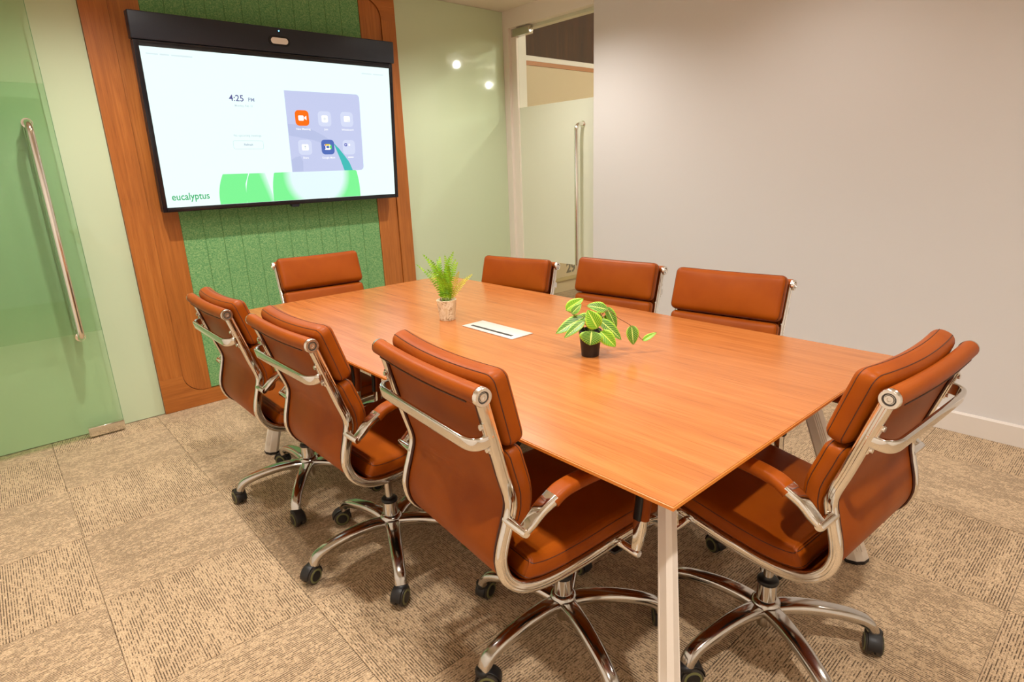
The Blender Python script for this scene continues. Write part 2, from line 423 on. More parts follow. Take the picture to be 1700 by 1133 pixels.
# open door leaf, folded back along the green wall
dy = 3.728; dx0, dx1 = -.575, .380
d1 = tag(empty('door_1', ((dx0 + dx1) / 2, dy, 0)), 'clear green glass door folded open against the green wall', None, None, 'structure')
def loc_part(root, name, mb, mat, smooth=0, parent=None):
    o = part(name, mb, mat, parent or root, smooth); o.matrix_parent_inverse = Matrix.Translation(root.location).inverted() if parent is None else Matrix(); return o
def box_in(root, name, mat, x0, x1, y0, y1, z0, z1, bev=0, smooth=30):
    l = root.location; return part(name, MB().box(x0 - l.x, x1 - l.x, y0 - l.y, y1 - l.y, z0 - l.z, z1 - l.z, bev), mat, root, smooth if bev else 0)
box_in(d1, 'pane', 'door_glass_green', dx0, dx1, dy, dy + .010, .012, 2.42)
box_in(d1, 'frosted_film', 'door_film_green', dx0, dx1, dy + .0105, dy + .0113, .575, 1.79)
box_in(d1, 'glass_edge', 'glass_edge', dx1, dx1 + .0012, dy, dy + .010, .012, 2.42)
pf = box_in(d1, 'patch_fitting', 'chrome', dx1 - .165, dx1 + .002, dy - .012, dy + .022, .010, .062, .003)
box_in(d1, 'patch_fitting', 'chrome', dx0, dx0 + .165, dy - .012, dy + .022, .010, .062, .003)
pull_handle(d1, .281 - d1.location.x, -.001, .560, 1.61, 'Y', .075)
h2 = pull_handle(d1, .281 - d1.location.x, .011, .560, 1.61, 'Y', -.058); h2['label'] = 'matching handle behind the glass'
# closed door in the right wall
gx = XR + .034
d2 = tag(empty('door_2', (gx, (DY0 + DY1) / 2, 0)), 'frosted glass door with tall steel handle in white frame', None, None, 'structure')
box_in(d2, 'pane', 'door_glass_clear', gx, gx + .010, DY0 + .004, DY1 - .068, .010, DZ - .006)
box_in(d2, 'frosted_film', 'door_film_cream', gx - .0012, gx - .0004, DY0 + .004, DY1 - .068, .585, 1.785)
box_in(d2, 'patch_fitting', 'chrome_satin', gx - .022, gx + .024, DY1 - .215, DY1 - .014, DZ - .064, DZ - .008, .003)
box_in(d2, 'patch_fitting', 'chrome_satin', gx - .022, gx + .024, DY1 - .215, DY1 - .014, .008, .062, .003)
pull_handle(d2, -.0015, 3.015 - d2.location.y, .56, 1.615, 'X', .075)

# ------------------------------------------------------------------ area outside the right door
struct('floor_corridor', MB().box(XR + .12, 9.6, -4.6, 4.42, -.08, -.002), 'carpet')
wc = struct('wall_corridor', MB().box(XR + .12, 9.6, 4.42, 4.5, 0, 3.3), 'corridor_cream', label='cream corridor wall beyond the glass door')
part('wood_cladding', MB().box(XR + .13, 9.6, 4.405, 4.42, 2.345, 3.3), 'dark_wood', wc, 0)
part('wood_band', MB().box(XR + .13, 9.6, 4.412, 4.42, 2.262, 2.30), 'band_wood', wc, 0)
part('white_band', MB().box(XR + .13, 9.6, 4.408, 4.42, 2.30, 2.345), 'frame_white', wc, 0)
part('ledge', MB().box(XR + .13, 9.6, 4.395, 4.42, .128, .162), 'ledge_tan', wc, 0)
struct('ceiling_corridor', MB().box(XR + .12, 9.6, -4.6, 4.42, 3.0, 3.08), 'ceiling_white')
struct('wall_corridor_east', MB().box(9.6, 9.7, -4.6, 4.5, 0, 3.3), 'corridor_cream')
struct('wall_corridor_south', MB().box(XR + .12, 9.6, -4.7, -4.6, 0, 3.3), 'corridor_cream')

# text helper
def text_mesh(name, body, size, mat, align='LEFT', bold=0, extrude=0.0, sx=1.0):
    cu = bpy.data.curves.new(name, 'FONT'); cu.body = body; cu.size = size; cu.align_x = align; cu.extrude = extrude; cu.offset = bold; cu.resolution_u = 3
    o = bpy.data.objects.new(name, cu); COL.objects.link(o)
    dg = bpy.context.evaluated_depsgraph_get(); dg.update()
    me = bpy.data.meshes.new_from_object(o.evaluated_get(dg)); bpy.data.objects.remove(o); bpy.data.curves.remove(cu)
    for v in me.vertices: v.co.x *= sx
    me.materials.clear(); me.materials.append(MAT[mat]); me.name = name; return me
o = obj('room_number', text_mesh('room_number', '29', .15, 'text_dark', bold=.004, extrude=.001), wc, (4.72, 4.418, .205), rot=(R(90), 0, 0))

# ------------------------------------------------------------------ media wall panel
mw = empty('media_wall_panel', (1.5, YB, 0)); tag(mw, 'oak framed wall panel with green felt slats behind the screen', 'wall panel')
ox = 1.5
X0, X1, I0, I1, F0, F1 = .598 - ox, 2.395 - ox, .722 - ox, 2.288 - ox, .866 - ox, 2.134 - ox
ZB, ZT, RC = .092, 2.42, .115
YF = -.020       # frame face, proud of the glass
arcL = [(I0 + RC - RC * math.cos(R(a)), ZB + RC - RC * math.sin(R(a))) for a in range(0, 91, 9)]
arcR = [(I1 - RC + RC * math.sin(R(a)), ZB + RC - RC * math.cos(R(a))) for a in range(0, 91, 9)]
part('bottom_rail', MB().prism([(X0, .002), (X1, .002), (X1, ZB + RC)] + list(reversed(arcR)) + list(reversed(arcL)) + [(X0, ZB + RC)], YF, .011, 'Y'), 'panel_wood_cross', mw, 0)
arcLt = [(I0 + RC - RC * math.cos(R(a)), ZT - RC + RC * math.sin(R(a))) for a in range(0, 91, 9)]
arcRt = [(I1 - RC + RC * math.sin(R(a)), ZT - RC + RC * math.cos(R(a))) for a in range(0, 91, 9)]
part('top_rail', MB().prism([(X0, ZC - .002), (X0, ZT - RC)] + arcLt + arcRt + [(X1, ZT - RC), (X1, ZC - .002)], YF, .011, 'Y'), 'panel_wood_cross', mw, 0)
for a, b in ((X0, I0), (I1, X1)):
    part('stile', MB().box(a, b, YF, .011, ZB + RC + .0006, ZT - RC - .0006), 'panel_wood', mw, 0)
part('back_board', MB().box(X0 + .01, X1 - .01, .0105, .0118, .01, ZC - .01), 'black_plastic', mw, 0)
g = .0025
for s_, (a, b) in ((-1, (I0, F0)), (1, (F1, I1))):
    ar = [(p[0] + g, p[1] + g) for p in arcL] if s_ < 0 else [(p[0] - g, p[1] + g) for p in arcR]
    at = [(p[0] + g, p[1] - g) for p in arcLt] if s_ < 0 else [(p[0] - g, p[1] - g) for p in arcRt]
    if s_ < 0: poly = [(b, ZB + g)] + [(b, ZT - g)] + [p for p in reversed(at) if p[0] < b] + [p for p in ar if p[0] < b]
    else: poly = [(a, ZT - g), (a, ZB + g)] + [p for p in ar if p[0] > a] + [p for p in reversed(at) if p[0] > a]
    part('side_board', MB().prism(poly, YF + .009, .0105, 'Y'), 'panel_wood', mw, 0)
edges = [.866, .985, 1.087, 1.190, 1.290, 1.389, 1.490, 1.592, 1.695, 1.797, 1.899, 2.003, 2.134]
for a, b in zip(edges[:-1], edges[1:]):
    a -= ox; b -= ox; q = .0035
    part('felt_slat', MB().prism([(a + .0003, .0104), (b - .0003, .0104), (b - .0003, YF + .012 + q), (b - q, YF + .012), (a + q, YF + .012), (a + .0003, YF + .012 + q)], ZB + .006, ZT - .003, 'Z'), 'felt_green', mw, 0)
# small white knob on the felt
wk = part('wall_knob', MB().lathe([(0, 0), (.016, 0), (.016, -.004), (.007, -.008), (.007, -.02), (.013, -.026), (.013, -.034), (.009, -.038), (0, -.038)], 16, 'Y'), 'box_white', None, loc=(1.004, YB - .008, .262))
tag(wk, 'small white knob on the green felt low behind the chairs', 'wall knob')

# ------------------------------------------------------------------ television
TVT = math.atan2(.06, .795)
tvc = Vector((1.5065, 3.67, 1.5815))
tv = bpy.data.objects.new('television', None); COL.objects.link(tv); tv.empty_display_size = .1
tv.location = tvc; tv.rotation_euler = (R(90) + TVT, 0, 0)    # local x right, y up the screen, z out towards the room
tag(tv, 'large wall mounted meeting room screen showing 4:25 PM start page', 'television')
SW, SH = .712, .3985
part('housing', MB().box(-SW - .024, SW + .024, -SH - .026, SH + .030, -.055, -.004, .006), 'tv_black', tv, 40)
for nm, b in (('bezel', (-SW - .024, -SW, -SH - .024, SH + .028)), ('bezel', (SW, SW + .024, -SH - .024, SH + .028)), ('bezel', (-SW, SW, -SH - .024, -SH)), ('bezel', (-SW, SW, SH, SH + .028))):
    part(nm, MB().box(b[0], b[1], b[2], b[3], -.006, .005, .0015), 'tv_bezel', tv, 40)
bar = part('camera_bar', MB().box(-SW - .030, SW + .036, SH + .030, SH + .158, -.05, .014, .006), 'tv_black', tv, 40)
def stad(w, h, n=10, cx=0, cy=0):
    r = h / 2; out = []
    for k in range(n + 1): a = R(-90 + 180 * k / n); out.append((cx + w / 2 - r + r * math.cos(a), cy + r * math.sin(a)))
    for k in range(n + 1): a = R(90 + 180 * k / n); out.append((cx - w / 2 + r + r * math.cos(a), cy + r * math.sin(a)))
    return out
part('camera_surround', MB().prism(stad(.122, .052, cx=-.001, cy=SH + .089), .010, .0185, 'Z'), 'tv_bezel', bar, 30)
cw = part('camera_window', MB().prism(stad(.098, .032, cx=-.001, cy=SH + .089), .012, .0205, 'Z'), 'lamp_trim', bar, 30)
part('status_led', MB().lathe([(0, .0), (.0035, .0), (.0035, .0165), (0, .0165)], 10, 'Z', (.002, SH + .141, 0)), 'led_blue', bar)
part('sensor', MB().prism(stad(.05, .022, cx=0, cy=-SH - .03), -.03, .002, 'Z'), 'tv_black', tv, 30)
part('wall_bracket', MB().box(-.3, .3, -.2, .2, -.125, -.055), 'tv_black', tv, 0)
scr = part('screen', MB().box(-SW, SW, -SH, SH, -.006, 0), 'screen_white', tv, 0)
zl = [.0004]
def flat(name, poly, mat, lvl=1):
    z = .0004 * lvl; me = bpy.data.meshes.new(name); me.from_pydata([(x, y, z) for x, y in poly], [], [tuple(range(len(poly)))]); me.update(); me.materials.append(MAT[mat])
    if me.polygons[0].normal.z < 0: me.flip_normals()
    return obj(name, me, scr)
def rr(cx, cy, w, h, r): return [(cx + a, cy + b) for a, b in rrect(w, h, r, 5)]
def ell(cx, cy, rx, ry, a0, a1, n=24): return [(cx + rx * math.cos(R(a0 + (a1 - a0) * k / n)), cy + ry * math.sin(R(a0 + (a1 - a0) * k / n))) for k in range(n + 1)]
def txt(name, body, x, y, size, mat, align='CENTER', lvl=3, bold=0, sx=1.0):
    return obj(name, text_mesh(name, body, size, mat, align, bold, 0, sx), scr, (x, y, .0004 * lvl))
PT, PB = .230, -.2315
# green leaves, below the panel
yb = -SH + .001
def clip_leaf(cx, rx, ry, ytop, xmax): # left half of an ellipse bulging left, cut at ytop
    pts = []
    for k in range(13):
        y = yb + (ytop - yb) * k / 12; dx = math.sqrt(max(0, 1 - ((y + .372) / ry) ** 2)); pts.append((cx - rx * dx, y))
    return pts
flat('leaf_print', clip_leaf(-.14, .298, .30, PB, 0) + [(-.262, PB), (-.285, -.29), (-.288, yb)], 'scr_green', 1)
flat('leaf_print', clip_leaf(-.02, .268, .30, PB, 0) + [(-.165, PB), (-.133, -.36), (-.13, yb)], 'scr_leaf_mid', 2)
ring = [( .158 + .289 * math.cos(R(a)), -.372 + .40 * math.sin(R(a))) for a in range(0, 181, 4)]
low = [(x, y) for x, y in ring if y <= PB]
right = sorted([p for p in low if p[0] > .158], key=lambda p: p[1]); left = sorted([p for p in low if p[0] < .158], key=lambda p: -p[1])
flat('leaf_print', [(.447, yb)] + right + [(.42, PB), (-.108, PB)] + left + [(-.131, yb)], 'scr_leaf_grad', 3)
# app panel
c = .024
flat('app_panel', [(0, PB), (.484 - c, PB)] + ell(.484 - c, PB + c, c, c, 270, 360, 6) + ell(.484 - c, PT - c, c, c, 0, 90, 6) + [(0, PT)], 'scr_panel', 4)
flat('leaf_shade', [(.003, .045)] + [(.06, .043), (.11, .03), (.163, .009), (.22, -.018), (.262, -.046), (.24, -.075), (.15, -.045), (.003, -.02)], 'scr_panel_dark', 5)
flat('leaf_shade', [(.003, -.16), (.03, -.145), (.06, -.138), (.075, -.17), (.07, PB + .002), (.003, PB + .002)], 'scr_panel_dark', 5)
teal = [(.284, -.062), (.32, -.098), (.352, -.138), (.382, -.178), (.404, PB), (.345, PB), (.325, -.17), (.302, -.11)]
flat('leaf_print', teal, 'scr_teal', 6)
for cx, cy, mt in ((.094, .080, 'scr_orange'), (.238, .079, 'scr_tile'), (.387, .079, 'scr_tile'), (.096, -.088, 'scr_tile'), (.244, -.087, 'scr_blue'), (.388, -.089, 'scr_tile')):
    flat('app_icon', rr(cx, cy, .086, .088, .022), mt, 8)
flat('icon_mark', rr(.087, .080, .034, .030, .007), 'scr_icon', 10); flat('icon_mark', [(.107, .078), (.121, .068), (.121, .094), (.107, .084)], 'scr_icon', 10)
flat('icon_mark', rr(.238, .079, .042, .042, .010), 'scr_icon', 10); flat('icon_mark', rr(.238, .079, .020, .003, .001), 'scr_line', 12); flat('icon_mark', rr(.238, .079, .003, .020, .001), 'scr_line', 12)
flat('icon_mark', rr(.387, .081, .042, .034, .006), 'scr_icon', 10); flat('icon_mark', rr(.396, .070, .020, .003, .001), 'scr_line', 12)
flat('icon_mark', rr(.096, -.088, .044, .036, .007), 'scr_icon', 10); flat('icon_mark', [(.096, -.078), (.089, -.086), (.0945, -.086), (.0945, -.098), (.0975, -.098), (.0975, -.086), (.103, -.086)], 'scr_line', 12)
flat('icon_mark', rr(.241, -.087, .040, .034, .006), 'scr_icon', 10); flat('icon_mark', rr(.241, -.074, .032, .009, .003), 'scr_yellow', 11); flat('icon_mark', [(.221, -.078), (.231, -.069), (.231, -.078)], 'scr_red', 12)
flat('icon_mark', rr(.242, -.087, .018, .014, .003), 'scr_blue', 13); flat('icon_mark', [(.252, -.087), (.268, -.072), (.268, -.102)], 'scr_lime', 12); flat('icon_mark', rr(.2235, -.089, .006, .02, .002), 'scr_bluedk', 12)
flat('icon_mark', rr(.366, -.074, .018, .018, .004), 'scr_bluedk', 10); flat('icon_mark', rr(.366, -.074, .008, .006, .002), 'scr_icon', 11); flat('icon_mark', rr(.391, -.074, .012, .014, .004), 'scr_icon', 10)
for b_, x, y in (('New Meeting', .095, .0125), ('Join', .242, .0125), ('Whiteboard', .387, .0115), ('Share', .094, -.1545), ('Google Meet', .243, -.156)):
    txt('icon_caption', b_, x, y, .0165, 'scr_icon', lvl=10, bold=.0002)
flat('icon_caption', rr(.396, -.150, .04, .006, .003), 'scr_icon', 10)
txt('clock_text', '4:25', -.314, .159, .047, 'scr_text_purple', 'LEFT', bold=.0005, sx=1.0)
txt('clock_text', 'PM', -.212, .160, .029, 'scr_text_grey', 'LEFT', bold=.0003)
txt('date_text', 'Monday, Feb 12', -.239, .131, .0155, 'scr_text_faint', bold=.0002)
txt('status_text', 'No upcoming meetings', -.238, -.028, .0165, 'scr_text_faint', bold=.0002)
o_ = rrect(.170, .046, .010, 5); i_ = rrect(.1665, .0425, .0085, 5); n_ = len(o_)
me = bpy.data.meshes.new('button_outline'); me.from_pydata([(-.239 + x, -.073 + y, .0012) for x, y in o_ + i_], [], [(k, (k + 1) % n_, n_ + (k + 1) % n_, n_ + k) for k in range(n_)]); me.update(); me.materials.append(MAT['scr_line']); obj('button_outline', me, scr)
txt('button_text', 'Refresh', -.239, -.0775, .0165, 'scr_text_grey', bold=.0002)
txt('brand_text', 'eucalyptus', -.683, -.361, .0535, 'scr_brand', 'LEFT', bold=.0006, sx=.86)
for x0_, x1_, y_ in ((-.688, -.632, .366), (-.625, -.58, .366), (-.572, -.47, .366), (.512, .585, .355), (.592, .668, .355)):
    flat('faint_caption', rr((x0_ + x1_) / 2, y_, x1_ - x0_, .007, .003), 'scr_text_ghost', 3)

# ------------------------------------------------------------------ conference table
TX0, TX1, TY0, TY1, TZ = .8053, 1.971, .503, 2.8103, .74
tb = empty('conference_table', ((TX0 + TX1) / 2, (TY0 + TY1) / 2, 0)); tag(tb, 'long oak veneer conference table with splayed white legs', 'table')
hw, hl = (TX1 - TX0) / 2, (TY1 - TY0) / 2
def rect_ring(dx, z): return [(-hw + dx, -hl + dx, z), (hw - dx, -hl + dx, z), (hw - dx, hl - dx, z), (-hw + dx, hl - dx, z)]
def loft(rings):
    mb = MB(); n = 4; vs = [p for r in rings for p in r]; fs = [(3, 2, 1, 0), tuple((len(rings) - 1) * n + q for q in range(n))]
    for i in range(len(rings) - 1): fs += [(i * n + q, i * n + (q + 1) % n, (i + 1) * n + (q + 1) % n, (i + 1) * n + q) for q in range(n)]
    return mb.add(vs, fs)
part('table_top', loft([rect_ring(.0012, TZ - .0015), rect_ring(.0022, TZ)]), 'table_wood', tb, 0)
part('table_edge', loft([rect_ring(.03, TZ - .026), rect_ring(.0, TZ - .009), rect_ring(.0, TZ - .0022), rect_ring(.0012, TZ - .0015)]), 'edge_wood', tb, 0)
for nm, x0, x1, y0, y1 in (('apron_beam', -.30, -.25, -hl + .3, hl - .3), ('apron_beam', .25, .30, -hl + .3, hl - .3), ('cross_beam', -.40, .40, -hl + .20, -hl + .25), ('cross_beam', -.40, .40, hl - .25, hl - .20)):
    part(nm, MB().box(x0, x1, y0, y1, TZ - .066, TZ - .0265), 'leg_white', tb, 0)
for sx, sy, fx, fy, lx, ly in ((-1, -1, .838, .499, .19, .165), (1, -1, 1.985, .527, .19, .165), (-1, 1, .86, 2.83, .10, .20), (1, 1, 1.98, 2.80, .19, .165)):
    F = Vector((fx - tb.location.x, fy - tb.location.y, .012)); T = F + Vector((-sx * lx, -sy * ly, TZ - .066 - .012))
    d = Vector((-sx * lx, -sy * ly, 0)).normalized(); pz = Vector((-d.y, d.x, 0))
    def hexring(c, a, b):   # long along the lean, chamfered corners
        ch = .35; return [c + d * u * a + pz * w_ * b for u, w_ in ((1, -ch), (1, ch), (ch, 1), (-ch, 1), (-1, ch), (-1, -ch), (-ch, -1), (ch, -1))]
    vs = hexring(F, .038, .024) + hexring(T, .026, .017); fs = [tuple(range(7, -1, -1)), tuple(range(8, 16))] + [(q, (q + 1) % 8, 8 + (q + 1) % 8, 8 + q) for q in range(8)]
    lg = part('leg', MB().add(vs, fs), 'leg_white', tb, 0)
    mb = MB()
    for side in (-1, 1):     # fluted side strips
        for k in (-1, 0, 1):
            a0 = F + pz * side * .0235 + d * k * .008 ; a1 = T + pz * side * .0166 + d * k * .0055
            mb.tube([a0 + Vector((0, 0, .02)) + (a1 - a0) * .03, a1], .0022, 6)
    part('flute', mb, 'leg_white', lg, 40)
    Fp = Vector((F.x, F.y, 0)); part('foot_pad', MB().add(hexring(Fp, .039, .025) + hexring(Fp + Vector((0, 0, .0125)), .039, .025), fs), 'black_plastic', lg, 0)
pb = empty('cable_box', (1.376, 1.651, TZ)); tag(pb, 'white rectangular cable box lid with black slot set in tabletop', 'cable box')
part('lid', MB().box(-.052, .052, -.145, .145, .0002, .0032, .0012), 'box_white', pb)
part('brush_slot', MB().box(-.031, -.019, -.117, .117, .0025, .0042), 'black_plastic', pb, 0)

# ------------------------------------------------------------------ office chair (shared meshes, one object per part and chair)
CW = .21
prof = [(-.289, .882), (-.265, .805), (-.236, .710), (-.214, .640), (-.2195, .595), (-.2335, .540), (-.236, .500), (-.218, .455), (-.172, .420), (-.10, .408), (0, .414), (.12, .430), (.20, .438), (.245, .436), (.272, .418)]
PATH = catmull(prof, 8)
S = [0.0]
for a, b in zip(PATH[:-1], PATH[1:]): S.append(S[-1] + math.hypot(b[0] - a[0], b[1] - a[1]))
def pat(s):
    if s <= 0: a, b = PATH[0], PATH[2]; t = s
    elif s >= S[-1]: a, b = PATH[-3], PATH[-1]; t = None
    if s <= 0 or s >= S[-1]:
        L = math.hypot(b[0] - a[0], b[1] - a[1]); tx, tz = (b[0] - a[0]) / L, (b[1] - a[1]) / L
        o = PATH[0] if s <= 0 else PATH[-1]; e = s if s <= 0 else s - S[-1]
        return (o[0] + tx * e, o[1] + tz * e), (tx, tz), (-tz, tx)
    i = max(k for k in range(len(S) - 1) if S[k] <= s); f = (s - S[i]) / (S[i + 1] - S[i]); a, b = PATH[i], PATH[i + 1]
    # smoothed tangent
    p0 = PATH[max(i - 2, 0)]; p1 = PATH[min(i + 3, len(PATH) - 1)]
    L = math.hypot(p1[0] - p0[0], p1[1] - p0[1]); tx, tz = (p1[0] - p0[0]) / L, (p1[1] - p0[1]) / L
    return (a[0] + (b[0] - a[0]) * f, a[1] + (b[1] - a[1]) * f), (tx, tz), (-tz, tx)
SEAT_S = [S[k] for k in range(len(PATH)) if PATH[k][0] > -.175 and PATH[k][1] < .43][0]

CM = {}
def cm(name, mb, mat, smooth=50): CM[name] = mb.mesh(name, mat, smooth)
_rr = rrect(.017, .027, .0065, 3)
railring = _rr[:4] + _rr[4:8] + [(-.0085, .0035), (-.0058, .002), (-.0058, -.002), (-.0085, -.0035)] + _rr[8:12] + _rr[12:16] + [(.0085, -.0035), (.0058, -.002), (.0058, .002), (.0085, .0035)]
cm('side_rail', MB().sweep([(x, 0, z) for x, z in PATH], railring, (0, 1, 0)), 'chrome')
# leather sling between the rails
mb = MB(); N = 60; vs = []; fs = []
for k in range(N + 1):
    s = .004 + (S[-1] - .02) * k / N; (x, z), tg, nm = pat(s)
    for off in (.0045, -.0015):
        for y in (-CW + .0075, -CW + .02, 0, CW - .02, CW - .0075):
            o_ = off - (.004 if abs(y) < CW - .01 else 0); vs.append((x + nm[0] * o_, y, z + nm[1] * o_))
for k in range(N):
    a = k * 10; b = a + 10
    for q in range(4): fs += [(a + q, a + q + 1, b + q + 1, b + q), (a + 5 + q, b + 5 + q, b + 5 + q + 1, a + 5 + q + 1)]
    fs += [(a, b, b + 5, a + 5), (a + 4, a + 9, b + 9, b + 4)]
mb.add(vs, fs); cm('sling', mb, 'leather_tan')
# dark tube standing in for the shaded gap between sling and each rail
pts = []
for k in range(50):
    s = .02 + (S[-1] - .05) * k / 49; (x, z), tg, nm = pat(s); pts.append((x - nm[0] * .0075, 0, z - nm[1] * .0075))
cm('gap_strip', MB().tube(pts, .0032, 6), 'leather_seam')
def pad(s0, s1, W, T, r, off, crown, bow, lo=0.0, taper=0.0):
    vs, fs = roundbox(W, s1 - s0, T, r, 12, 10, 1, 5); out = []; H = s1 - s0
    for u, v, w in vs:
        e = (1 - (2 * u / W) ** 2) * (1 - (2 * v / H) ** 2); w2 = w * (1 + crown * max(e, 0) / T)
        (x, z), tg, nm = pat((s0 + s1) / 2 + v); d = off + T / 2 + w2 + bow * (2 * u / W) ** 2
        out.append((x + nm[0] * d, u, z + nm[1] * d))
    mb = MB(); mb.add(out, fs); return mb
def seam(s0, s1, W, T, r, off, bow, rad=.0013):
    mb = MB(); H = s1 - s0
    for w in (T / 2 - r * .55, -T / 2 + r * .55):
        pts = []
        ins = r * .14
        for u, v in rrect(W - 2 * ins + .0006, H - 2 * ins + .0006, r * .86, 5): pts.append((u, v))
        dense = []
        for (a, b), (c_, d_) in zip(pts, pts[1:] + pts[:1]):
            L = math.hypot(c_ - a, d_ - b); n = max(1, int(L / .02))
            dense += [(a + (c_ - a) * k / n, b + (d_ - b) * k / n) for k in range(n)]
        P3 = []
        for u, v in dense:
            (x, z), tg, nm = pat((s0 + s1) / 2 + v); d = off + T / 2 + w + bow * (2 * u / W) ** 2; P3.append((x + nm[0] * d, u, z + nm[1] * d))
        mb.tube(P3, rad, 5, closed=True)
    return mb
PADS = {'upper_cushion': (-.029, .143, .430, .054, .0235, .008, .014, .016), 'lower_cushion': (.145, .315, .424, .050, .022, .007, .013, .008), 'seat_cushion': (SEAT_S - .015, S[-1] - .012, .424, .060, .024, .006, .014, .0)}
for nm_, (s0, s1, W, T, r, off, crown, bow) in PADS.items():
    cm(nm_, pad(s0, s1, W, T, r, off, crown, bow), 'leather_tan', 70); cm(nm_ + '_seam', seam(s0, s1, W, T, r, off, bow), 'leather_seam')
# head roll with end caps
(xt, zt), tgt, nmt = pat(0)
mb = MB(); pts = [(xt - .006 - .006 * math.cos(PI * y / (2 * CW)), y, zt + .004 - .003 * math.cos(PI * y / (2 * CW))) for y in [(-CW - .006) + (2 * CW + .012) * k / 16 for k in range(17)]]
def rr_(i): r = .0185; return [(r * math.cos(2 * PI * q / 16), r * 1.05 * math.sin(2 * PI * q / 16)) for q in range(16)]
mb.sweep(pts, rr_); cm('head_roll', mb, 'leather_tan')
mb = MB().tube([(p[0] - .012, p[1], p[2] - .0165) for p in pts[1:-1]], .0016, 6); cm('roll_welt', mb, 'leather_seam')
cm('end_cap', MB().lathe([(0, -.006), (.0195, -.006), (.0195, .005), (.018, .007), (.0125, .007), (.0115, .0045), (.0085, .0045), (.0075, .007), (.004, .007), (.0032, .0045), (0, .0045)], 28, 'Y'), 'cap_steel')
cm('cap_groove', MB().lathe([(.0095, .0040), (.0095, .0052), (.0122, .0052), (.0122, .0040), (.0095, .0040)], 24, 'Y'), 'caster_grey')
# rear bar
(xb, zb_), tgb, nmb = pat(.092)
bp = [(0, -CW), (.020, -CW - .001), (.036, -CW + .006), (.0445, -CW + .026), (.046, -CW + .07), (.0465, 0), (.046, CW - .07), (.0445, CW - .026), (.036, CW - .006), (.020, CW + .001), (0, CW)]
bp = catmull(bp, 5)
cm('rear_bar', MB().sweep([(xb - a, y, zb_ - .004 - a * .15) for a, y in bp], rrect(.012, .029, .0052, 3)), 'chrome')
pl = [pat(.092 + d)[0] for d in (-.035, 0, .035)]
cm('bar_plate', MB().sweep([(p[0] - .014, 0, p[1]) for p in pl], rrect(.012, .006, .0028, 3), (0, 1, 0)), 'chrome')
cm('screw', MB().lathe([(0, -.003), (.006, -.003), (.006, .002), (.004, .0035), (0, .0035)], 12, 'X'), 'cap_steel')
# arms (right-hand side built at y = 0, mirrored by a second mesh offset only)
arm = catmull([(-.152, .646), (-.122, .662), (-.06, .671), (.03, .674), (.098, .666), (.131, .636), (.140, .575), (.136, .505)], 6)
cm('armrest', MB().sweep([(x, 0, z) for x, z in arm], lambda i: rrect(.044, .025, .011, 4), (0, 1, 0)), 'leather_tan')
core = [(x + (.0 if i < 20 else -.012), z - (.011 if i < 26 else .0)) for i, (x, z) in enumerate(arm)]
cm('arm_core', MB().sweep([(x, 0, z) for x, z in core[2:]], lambda i: rrect(.022, .012, .004, 2), (0, 1, 0)), 'black_plastic')
br = catmull([(-.222, .600), (-.205, .612), (-.178, .636), (-.146, .653)], 5)
cm('rear_bracket', MB().sweep([(x, 0, z) for x, z in br], lambda i: rrect(.026 + .014 * i / (len(br) - 1), .018 + .005 * i / (len(br) - 1), .0078, 3), (0, 1, 0)), 'chrome')
bf = catmull([(.136, .515), (.135, .475), (.130, .440), (.124, .418)], 5)
cm('front_bracket', MB().sweep([(x, 0, z) for x, z in bf], lambda i: rrect(.038 - .016 * i / (len(bf) - 1), .022 - .006 * i / (len(bf) - 1), .0065, 3), (0, 1, 0)), 'chrome')
pinm = lambda L: [(0, -L / 2), (.0105, -L / 2), (.0105, L / 2 - .004), (.0085, L / 2), (0, L / 2)]
cm('pivot_pin', MB().lathe(pinm(.07), 14, 'Y'), 'chrome')
# under-seat mechanism
mb = MB().box(-.085, .095, -.06, .06, .372, .402, .006).box(-.06, .07, -.115, .115, .392, .404, .003); cm('tilt_mechanism', mb, 'black_plastic')
cm('tension_knob', MB().lathe([(0, -.035), (.013, -.035), (.015, -.03), (.015, .03), (.013, .035), (0, .035)], 18, 'Y'), 'chrome')
mb = MB().tube([(.0, -.05, 0), (.02, -.10, -.004), (.035, -.135, -.012)], .005, 8).box(-.002, .06, -.20, -.130, -.02, -.012, .003); cm('height_lever', mb, 'black_plastic')
# base
cm('gas_piston', MB().lathe([(0, .20), (.0135, .20), (.0135, .385), (0, .385)], 20), 'chrome_satin')
cm('column_collar', MB().lathe([(.0, .200), (.0275, .200), (.0285, .203), (.0285, .209), (.025, .213), (0, .213)], 24), 'black_plastic')
cm('column_sleeve', MB().lathe([(0, .105), (.027, .105), (.0262, .205), (0, .205)], 24), 'chrome')
cm('base_hub', MB().lathe([(0, .062), (.019, .062), (.020, .095), (.033, .105), (.041, .125), (.038, .142), (.029, .150), (0, .150)], 24), 'chrome_satin')
lp = catmull([(.02, .120), (.07, .127), (.13, .126), (.19, .117), (.24, .104), (.274, .086), (.288, .058)], 6)
def legring(i):
    t_ = i / (len(lp) - 1); w = .054 - .020 * t_ + (.008 * max(0, t_ - .75) * 4); h = .032 - .001 * t_; return rrect(w, h, min(w, h) * .44, 4)
cm('base_leg', MB().sweep([(x, 0, z) for x, z in lp], legring, (0, 1, 0)), 'chrome_satin', 60)
cm('caster_hood', MB().lathe([(0, .046), (.019, .046), (.0225, .052), (.0225, .062), (.016, .068), (0, .068)], 18), 'black_plastic')
mb = MB(); seg = 14; hood = []
for k in range(seg + 1):
    a = R(-10 + 190 * k / seg); hood.append((-.012 + .0335 * math.cos(a), 0, .031 + .0335 * math.sin(a)))
mb.sweep(hood, rrect(.034, .004, .0018, 2), (0, 1, 0)); cm('caster_yoke', mb, 'black_plastic')
mb = MB()
